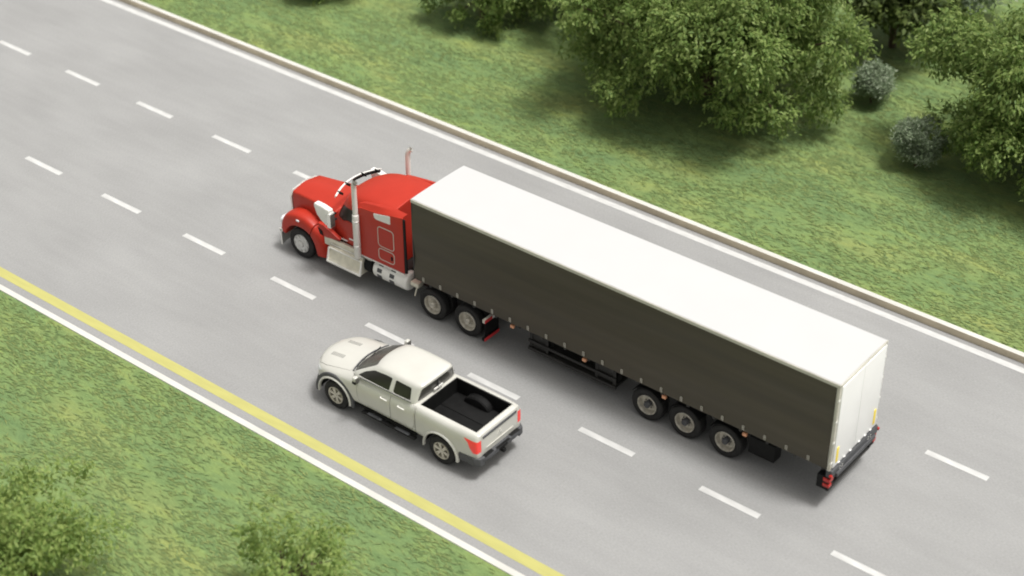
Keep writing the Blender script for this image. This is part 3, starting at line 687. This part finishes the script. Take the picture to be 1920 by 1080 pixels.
    for y in (-.8, -.35, .35, .8):
        bb = bmesh.new(); x = vis(y); z = 2.70 + .07 * (1 - y * y); bx(bb, x - .20, x, y - .02, y + .02, z - .02, z + .05, .006); obj('bracket', bb, 'black_plastic', v)
    # front bumper
    pts = [(5.56 - .10 * (y / 1.1) ** 4, y) for y in np.linspace(-1.12, 1.12, 21)]
    fb = prism(pts + [(x - .05, y) for x, y in pts[::-1]], 'z', .17, .70); fo = obj('front_bumper', fb, 'chrome', t)
    for sg in (1, -1): obj('bumper_end_cap', B(5.36, 5.50, 1.06 * sg, 1.12 * sg, .64, .74, .015), 'white_trim', fo)
    # frame, axles, fifth wheel, deck
    ch = bmesh.new()
    for sg in (1, -1): bx(ch, -2.75, 5.30, .36 * sg, .45 * sg, .72, .98)
    for x in (4.61, -.60, -1.90): tube(ch, [(x, -.98, .5), (x, .98, .5)], .075, 10)
    for x in (-.6, -1.9): lathe(ch, [(0, -.2), (.16, -.16), (.22, 0), (.16, .16), (0, .2)], (x, 0, .5), n=16)
    bx(ch, 3.5, 5.2, -.36, .36, .6, 1.3); bx(ch, -.3, .8, -.45, .45, .95, 1.0); bx(ch, -.4, .34, -.9, .9, .82, .9); bx(ch, .5, 3.6, -.9, .9, .98, 1.12)
    obj('chassis', ch, 'dark_metal', t)
    fw = bmesh.new(); lathe(fw, [(0, .0), (.45, 0), (.47, .03), (.47, .1), (0, .1)], (-1.2, 0, 1.0), axis='z', n=28); obj('fifth_wheel', fw, 'dark_metal', t)
    bk = bmesh.new(); bx(bk, -.10, .20, .80, 1.10, .86, 1.0, .02); tube(bk, [(-.05, 1.07, .93), (-.02, 1.10, .78), (.02, 1.12, .58)], .022, 8); obj('step_bracket', bk, 'steel_cream', t)
    ar = bmesh.new()
    for y in (-.12, 0, .12): tube(ar, [(.82, y, 1.75), (.5, y * 1.4, 1.45), (.1, y * 1.6, 1.55), (-.02, y, 1.8)], .018, 6)
    obj('air_hose', ar, 'black_plastic', t)
    w = make_wheel((4.61, 1.10, .50), .50, .30, 'silver', t); dup(w, (2.61, -1.10, .50), t, math.pi)
    w = make_wheel((-.60, 1.09, .50), .50, .27, 'steel', t)
    for x in (-2.60, -3.90):
        if x != -2.60: dup(w, (x, 1.09, .5), t)
        dup(w, (x, -1.09, .5), t, math.pi)
        for sg in (1, -1): dup(w, (x, .77 * sg, .5), t, 0 if sg > 0 else math.pi)
build_tractor()

# ------------------------------------------------------------------ the trailer
def build_trailer():
    t = thing('semi_trailer', (-6.8, -1.155, 0), 'long box trailer with dark curtain side and white roof behind the red truck', 'trailer', off=(-6.8, 0, 0))
    L0, L1, HW = 0.0, -13.6, 1.155; ZB, ZT = 1.25, 3.90
    bx_ = bmesh.new(); bx(bx_, L1 + .07, L0 - .02, -HW + .035, HW - .035, ZB, ZT - .06); obj('box', bx_, 'white_door', t)
    rf = bmesh.new(); nx, ny = 48, 10; g = []
    for i in range(nx + 1):
        x = L1 + .01 + (L0 - L1 - .02) * i / nx
        g.append([rf.verts.new((x, -HW + .01 + (2 * HW - .02) * j / ny, ZT - .004 + .022 * math.sin(math.pi * j / ny) ** .6 + .0022 * math.cos(2 * math.pi * i / 3))) for j in range(ny + 1)])
    for i in range(nx):
        for j in range(ny): rf.faces.new((g[i][j], g[i + 1][j], g[i + 1][j + 1], g[i][j + 1]))
    ro = obj('roof', rf, 'white_roof', t)
    for sg in (1, -1):
        rl = bmesh.new(); prism([((HW - .05) * sg, ZT - .005), ((HW + .012) * sg, ZT - .02), ((HW + .018) * sg, ZT - .105), ((HW - .02) * sg, ZT - .11)], 'x', L1, L0, rl); obj('roof_rail', rl, 'cream_rail', ro)
        # curtain with shallow horizontal sags and vertical tension folds
        cu = bmesh.new(); NX, NZ = 240, 40; g = []
        z0, z1 = ZB - .015, ZT - .10
        for i in range(NX + 1):
            x = L1 + .10 + (L0 - L1 - .13) * i / NX; row = []
            for j in range(NZ + 1):
                z = z0 + (z1 - z0) * j / NZ; f = (z - z0) / (z1 - z0); e = math.sin(math.pi * f) ** .5
                d = .022 * e * (math.sin(x * 1.1 + z * 2.6) + .7 * math.sin(x * .37 - z * 4.1 + 1)) + .009 * e * math.sin(z * 9 + .5 * math.sin(x * .8) * 3 + x * .25)
                near = (x * 1 + .38) / .63; d += .006 * math.exp(-f * 9) * math.cos(2 * math.pi * near)
                d += .02 * math.exp(-((f - .10) / .03) ** 2) * .5
                row.append(cu.verts.new((x, (HW + d * .9) * sg, z)))
            g.append(row)
        for i in range(NX):
            for j in range(NZ): cu.faces.new((g[i][j], g[i + 1][j], g[i + 1][j + 1], g[i][j + 1]))
        me = to_mesh(cu); me = evaluated(me, [('SOLIDIFY', dict(thickness=.012, offset=0))])
        co = obj('curtain', me, 'tarp', t, ang=60)
        b0 = None
        for k in range(21):
            x = -.38 - .63 * k; y = HW + .02
            if k == 0 :
                bb = bmesh.new(); yy = y * sg; y2 = (y + .016) * sg
                for a in ((-.032, -.020, 1.27, 1.40), (.018, .030, 1.31, 1.40), (-.032, .030, 1.395, 1.408), (-.032, .030, 1.335, 1.348), (-.032, .03, 1.285, 1.295)): bx(bb, x + a[0], x + a[1], yy, y2, a[2], a[3])
                b0 = obj('buckle', bb, 'cream_rail', co, pivot=(x, 0, 0)); o0 = b0.location.copy()
            else:
                c = b0.copy(); COL.objects.link(c); c.parent = co; c.location = o0 + Vector((-.63 * k, 0, 0))
        obj('side_rail', B(L1 + .08, L0 - .02, (HW - .16) * sg, (HW - .07) * sg, ZB - .10, ZB + .01, .01), 'dark_metal', t)
        for x in (-3.55, -6.03, -8.63, -11.11):
            mk = bmesh.new(); bx(mk, x - .06, x + .06, (HW - .11) * sg, (HW - .03) * sg, 1.03, 1.125, .012); obj('side_marker', mk, 'amber_lens', t)
        obj('corner_post', B(L1, L1 + .085, (HW - .10) * sg, (HW + .016) * sg, ZB - .05, ZT - .11, .012), 'cream_rail', t)
        obj('front_post', B(L0 - .05, L0 + .004, (HW - .07) * sg, (HW + .008) * sg, ZB - .03, ZT - .11, .015), 'dark_metal', t)
        # rear door with hinges, hardware and yellow reflector strip
        d = obj('rear_door', B(L1 - .03, L1 + .04, .006 * sg, (HW - .065) * sg, ZB + .03, ZT - .09, .008), 'white_door', t)
        for z in (1.45, 2.1, 2.75, 3.4): obj('hinge', B(L1 - .010, L1 + .03, (HW - .065) * sg, (HW + .020) * sg, z - .035, z + .035, .006), 'white_trim', d)
        for y in (.22, .52, .80): obj('lock_handle', B(L1 - .052, L1 - .028, (y - .04) * sg, (y + .04) * sg, 1.285, 1.305, .005), 'white_door', d)
        obj('reflector_strip', B(L1 - .040, L1 - .029, .885 * sg, .99 * sg, 1.39, 1.86, .003), 'yellow_tape', d)
        # lamp clusters at the ends of the rear beam
        lc = bmesh.new(); bx(lc, L1 - .02, L1 + .32, .93 * sg, 1.185 * sg, .60, 1.0, .015); lo = obj('lamp_housing', lc, 'black_plastic', t)
        for z0, z1, y0, y1, mt in ((.86, .97, .99, 1.20, 'lamp_red'), (.70, .80, 1.06, 1.20, 'lamp_red')):
            obj('tail_lamp', B(L1 - .045, L1 + .14, y0 * sg, y1 * sg, z0, z1, .012), mt, lo)
        obj('marker_lamp', B(L1 - .10, L1 - .02, 1.16 * sg, 1.23 * sg, 1.06, 1.13, .015), 'lamp_red', t)
    obj('header', B(L1 - .012, L1 + .08, -HW + .02, HW - .02, ZT - .085, ZT - .008, .008), 'cream_rail', t)
    obj('front_wall', B(L0 - .03, L0, -HW + .07, HW - .07, ZB - .03, ZT - .02), 'white_door', t)
    be = bmesh.new(); bx(be, L1 - .07, L1 + .10, -1.17, 1.17, 1.00, 1.23, .02); bx(be, L1 - .12, L1 - .04, -1.0, .95, .93, 1.06, .02)
    bo = obj('rear_beam', be, 'bumper_grey', t)
    for y in (-.72, .72):
        rv = bmesh.new()
        for dz in (0, .07):
            for dy in (-.06, .06): lathe(rv, [(0, -.012), (.014, -.010), (.014, 0)], (L1 - .07, y + dy, 1.10 + dz), axis='x', n=8)
        obj('rivet', rv, 'white_trim', bo)
    ub = bmesh.new(); bx(ub, L1 + .02, L1 + .12, -1.08, 1.08, .48, .60, .02)
    for y in (-.5, .5): bx(ub, L1 + .05, L1 + .13, y - .05, y + .05, .58, 1.0)
    obj('underrun_bar', ub, 'dark_metal', t)
    ch = bmesh.new()
    for sg in (1, -1): bx(ch, L1 + .05, -.3, .42 * sg, .56 * sg, .86, 1.24)
    for k in range(17): bx(ch, -.6 - k * .8, -.52 - k * .8, -1.09, 1.09, 1.10, 1.245)
    for x in (-8.07, -9.27, -10.52):
        tube(ch, [(x, -.95, .5), (x, .95, .5)], .07, 10)
        for sg in (1, -1): bx(ch, x - .35, x + .25, .52 * sg, .66 * sg, .48, .62); bx(ch, x + .1, x + .35, .46 * sg, .62 * sg, .6, .9)
    obj('chassis', ch, 'dark_metal', t)
    for sg in (1, -1):
        pg = bmesh.new()
        for x in (-4.0, -4.55, -6.25, -6.85): bx(pg, x - .05, x + .05, .72 * sg, .82 * sg, .38, 1.12)
        bx(pg, -6.92, -3.92, .80 * sg, .87 * sg, .34, .44, .01); bx(pg, -6.92, -3.92, .80 * sg, .86 * sg, .60, .69, .01); bx(pg, -6.9, -3.95, .25 * sg, .80 * sg, .36, .42)
        bx(pg, -4.6, -3.98, .55 * sg, .80 * sg, .45, .95); bx(pg, -6.9, -6.2, .55 * sg, .80 * sg, .5, .95)
        obj('pallet_rack', pg, 'dark_metal', t)
        lg = bmesh.new(); bx(lg, -4.37, -4.23, .40 * sg, .54 * sg, .55, 1.15); bx(lg, -4.35, -4.25, .42 * sg, .52 * sg, .40, .56); bx(lg, -4.42, -4.18, .37 * sg, .56 * sg, .37, .40); obj('landing_leg', lg, 'dark_metal', t)
        tb = bmesh.new(); bx(tb, -11.95, -11.18, .62 * sg, .98 * sg, .46, 1.0, .03); obj('toolbox', tb, 'black_plastic', t)
        for x in (-8.07, -9.27, -10.52):
            fn = loft([[(x + rr * math.cos(a), y * sg, .5 + rr * math.sin(a)) for rr, y in ((.56, .70), (.56, 1.09), (.545, 1.09), (.545, .70))] for a in np.linspace(R(35), R(145), 9)])
            obj('mudguard', fn, 'black_plastic', t)
    w = make_wheel((-8.07, 1.06, .50), .50, .36, 'super', t)
    for x in (-8.07, -9.27, -10.52):
        if x != -8.07: dup(w, (x + 6.8, 1.06, .5), t)
        dup(w, (x + 6.8, -1.06, .5), t, math.pi)
build_trailer()
OFF = Vector((0, 0, 0))

# ------------------------------------------------------------------ vegetation
def leaf_mesh(name, P, D, ln, wd, nrm=None):
    """P centres (n,3), D directions (n,3): one bent two-triangle-pair leaf each"""
    n = len(P); D = D / np.linalg.norm(D, axis=1, keepdims=True)
    rnd = rng.normal(size=(n, 3)) if nrm is None else nrm + rng.normal(size=(n, 3)) * .45
    Sx = np.cross(D, rnd); Sx /= np.linalg.norm(Sx, axis=1, keepdims=True) + 1e-9; N = np.cross(Sx, D)
    L = (ln * rng.uniform(.7, 1.35, n))[:, None]; Wd = (wd * rng.uniform(.7, 1.3, n))[:, None]
    a = P - D * L * .5; b = P + D * L * .5 - N * L * .12; l = P + Sx * Wd * .5 + N * L * .06; r = P - Sx * Wd * .5 + N * L * .06
    V = np.stack([a, l, b, r], 1).reshape(-1, 3); i = np.arange(n) * 4
    F = np.stack([i, i + 1, i + 2, i + 3], 1)
    me = bpy.data.meshes.new(name); me.vertices.add(4 * n); me.vertices.foreach_set('co', V.astype(np.float32).ravel())
    me.loops.add(4 * n); me.loops.foreach_set('vertex_index', F.astype(np.int32).ravel())
    me.polygons.add(n); me.polygons.foreach_set('loop_start', (np.arange(n) * 4).astype(np.int32)); me.polygons.foreach_set('loop_total', np.full(n, 4, np.int32))
    me.update(calc_edges=True); return me
def raw(name, me, m, parent=None):
    me.materials.clear(); me.materials.append(MATS[m]); o = bpy.data.objects.new(name, me); COL.objects.link(o); o.parent = parent; return o
def tree(name, loc, rad, h, label, group, nl=30, skirt=0, shell=None, dens=1.0, leaf=(.26, .13), m='leaf_green', low=.35, droop=.5, cat='tree', lobe=.33):
    """trunk with limbs under a crown of many ragged leaf lobes; rad crown radius, h crown top"""
    t = bpy.data.objects.new(name, None); COL.objects.link(t); t.location = (loc[0], loc[1], vz(loc[0], loc[1]) - .03); tag(t, label, cat, group)
    cz = (h + low) / 2 + .15; hz = (h - low) / 2
    lobes = []
    for k in range(nl):
        u = rng.normal(size=3); u /= np.linalg.norm(u); f = rng.uniform(.55, .95) if k > nl * .2 else rng.uniform(.1, .5)
        if shell: f = shell * rng.uniform(.9, 1.1)
        if u[2] < -.55: u[2] *= .6
        lobes.append((np.array([u[0] * rad * f, u[1] * rad * f, cz + u[2] * hz * f]), rad * lobe * rng.uniform(.65, 1.25)))
    for k in range(skirt):                # low boughs hanging around the rim
        a = 2 * math.pi * (k + rng.uniform(-.3, .3)) / skirt; f = rng.uniform(.55, .85)
        lobes.append((np.array([math.cos(a) * rad * f, math.sin(a) * rad * f, low + rad * .17 * rng.uniform(.6, 1.5)]), rad * .19 * rng.uniform(.7, 1.2)))
    tr = bmesh.new(); tube(tr, [(0, 0, -.1), (.05, .03, h * .18), (-.04, .06, h * .4), (.03, 0, h * .7)], [rad * .055, rad * .045, rad * .035, rad * .012], 10)
    for c, r in lobes[::2]:
        b0 = Vector((0, 0, h * rng.uniform(.10, .4))); e = Vector(c); mid = b0.lerp(e, .5) + Vector((0, 0, .15 * rad * .4))
        tube(tr, [b0, mid, e], [rad * .025, rad * .016, rad * .005], 6)
    me = to_mesh(tr); smooth(me); raw('trunk', me, 'bark', t)
    Ps, Ds, Ns = [], [], []
    for c, r in lobes:
        nc = int(34 * dens * (r / .9) ** 2) + 6
        for _ in range(nc):
            u = rng.normal(size=3); u /= np.linalg.norm(u); q = c + u * r * np.array([1, 1, .8]) * rng.uniform(.55, 1.08)
            if q[2] < low * .6: continue
            ax = u * .8 + np.array([0, 0, -droop]) + rng.normal(size=3) * .35; ax /= np.linalg.norm(ax)
            k = rng.integers(9, 16); s = rng.uniform(-.5, .5, k)[:, None] * leaf[0] * 2.6
            P = q + ax * s + rng.normal(size=(k, 3)) * leaf[0] * .5
            Ps.append(P); Ds.append(ax + rng.normal(size=(k, 3)) * .5); Ns.append(np.tile(u * .5 + np.array([0, 0, 1.1]), (k, 1)))
    P = np.concatenate(Ps); D = np.concatenate(Ds); N = np.concatenate(Ns)
    raw('crown', leaf_mesh('crown', P, D, leaf[0], leaf[1], N), m, t); return t
G1 = 'leafy trees on the far verge'
tree('broadleaf_tree', (.4, -16.0), 5.2, 6.2, 'huge spreading green tree on the far verge, low boughs above its own shade', G1, nl=80, skirt=14, low=.7, lobe=.23, leaf=(.175, .085), dens=1.75)
tree('broadleaf_tree', (-11.3, -19.1), 4.6, 6.0, 'green tree in the top right corner, overhanging the grey shrubs', G1, nl=66, skirt=10, low=.35, lobe=.24, leaf=(.175, .085), dens=1.75)
tree('broadleaf_tree', (10.5, -16.0), 2.3, 3.3, 'small green tree alone at the top edge, left of the huge spreading tree', G1, nl=26, skirt=8, low=.3, lobe=.3, leaf=(.175, .085), dens=1.6)
tree('dark_tree', (-2.8, -23.6), 2.6, 5.0, 'dark green tree in the gap behind the two biggest trees', G1, nl=26, m='leaf_dark', lobe=.34)
tree('grey_tree', (-4.3, -26.4), 2.0, 4.8, 'greyish tree at the top edge, between the dark tree and the corner tree', G1, nl=20, m='leaf_grey', lobe=.38)
tree('broadleaf_tree', (7.9, -18.2), 2.7, 4.2, 'green tree at the top edge between the small tree and the huge spreading tree', G1, nl=28, skirt=8, lobe=.3, leaf=(.175, .085), dens=1.6)
tree('broadleaf_tree', (17.0, -14.2), 1.7, 2.8, 'leftmost tree beyond the road, only its lowest boughs in view', G1, nl=16, skirt=6, lobe=.36)
G2 = 'round grey shrubs'
tree('shrub', (-4.4, -19.1), .74, 1.42, 'smaller rounded grey green shrub, close beside the huge spreading tree', G2, nl=40, dens=7, leaf=(.11, .05), m='leaf_grey', low=.02, droop=-.5, cat='shrub', lobe=.38, shell=.62)
tree('shrub', (-7.6, -16.25), .90, 1.7, 'larger rounded grey green shrub, out on the open grass nearer the road', G2, nl=44, dens=6, leaf=(.11, .05), m='leaf_grey', low=.02, droop=-.5, cat='shrub', lobe=.38, shell=.62)
G3 = 'bushes on the near verge'
tree('bush', (-.3, 14.1), 2.0, 3.1, 'dense leafy green bush in the bottom left corner of the grass', G3, nl=30, leaf=(.15, .07), dens=.75, low=.2, cat='bush', lobe=.36, m='leaf_bush')
tree('bush', (-5.4, 10.8), 1.5, 2.3, 'loose thin green bush at the bottom edge, beside the pale near kerb', G3, nl=18, dens=.45, leaf=(.14, .065), low=.1, cat='bush', lobe=.4, m='leaf_bush')

# short grass blades over the verges in view
def blades(n, x0, x1, y0, y1, keep):
    P = np.c_[rng.uniform(x0, x1, n), rng.uniform(y0, y1, n)]; P = P[keep(P)]
    # clumping
    k = np.sin(P[:, 0] * 1.1 + 2 * np.sin(P[:, 1] * .7)) * np.sin(P[:, 1] * 1.7 + np.sin(P[:, 0] * .9)) + rng.normal(size=len(P)) * .6
    P = P[k > -.5]; y_ref = np.where(P[:, 1] < 0, -8.86, 6.83)
    z = np.where(P[:, 1] < 0, .18, .10) + np.minimum(1, abs(P[:, 1] - y_ref) / 3) * (.10 * np.sin(P[:, 0] * .23 + P[:, 1] * .3) + .06 * np.sin(P[:, 0] * .61 - P[:, 1] * .5))
    return np.c_[P, z + .016]
P = np.concatenate([blades(100000, -16, 27, -34, -8.93, lambda p: np.ones(len(p), bool)), blades(26000, -9, 16, 6.9, 15.5, lambda p: np.ones(len(p), bool))])
D = np.c_[rng.normal(size=len(P)) * .35 + 1.0, rng.normal(size=len(P)) * .38, np.full(len(P), .08)]
tag(raw('grass', leaf_mesh('grass', P, D, .26, .028, np.tile(np.array([0, 0, 3.5]), (len(P), 1))), 'grass_blade'), kind='stuff')
for o in bpy.data.objects:
    if '_base' in o: del o['_base']
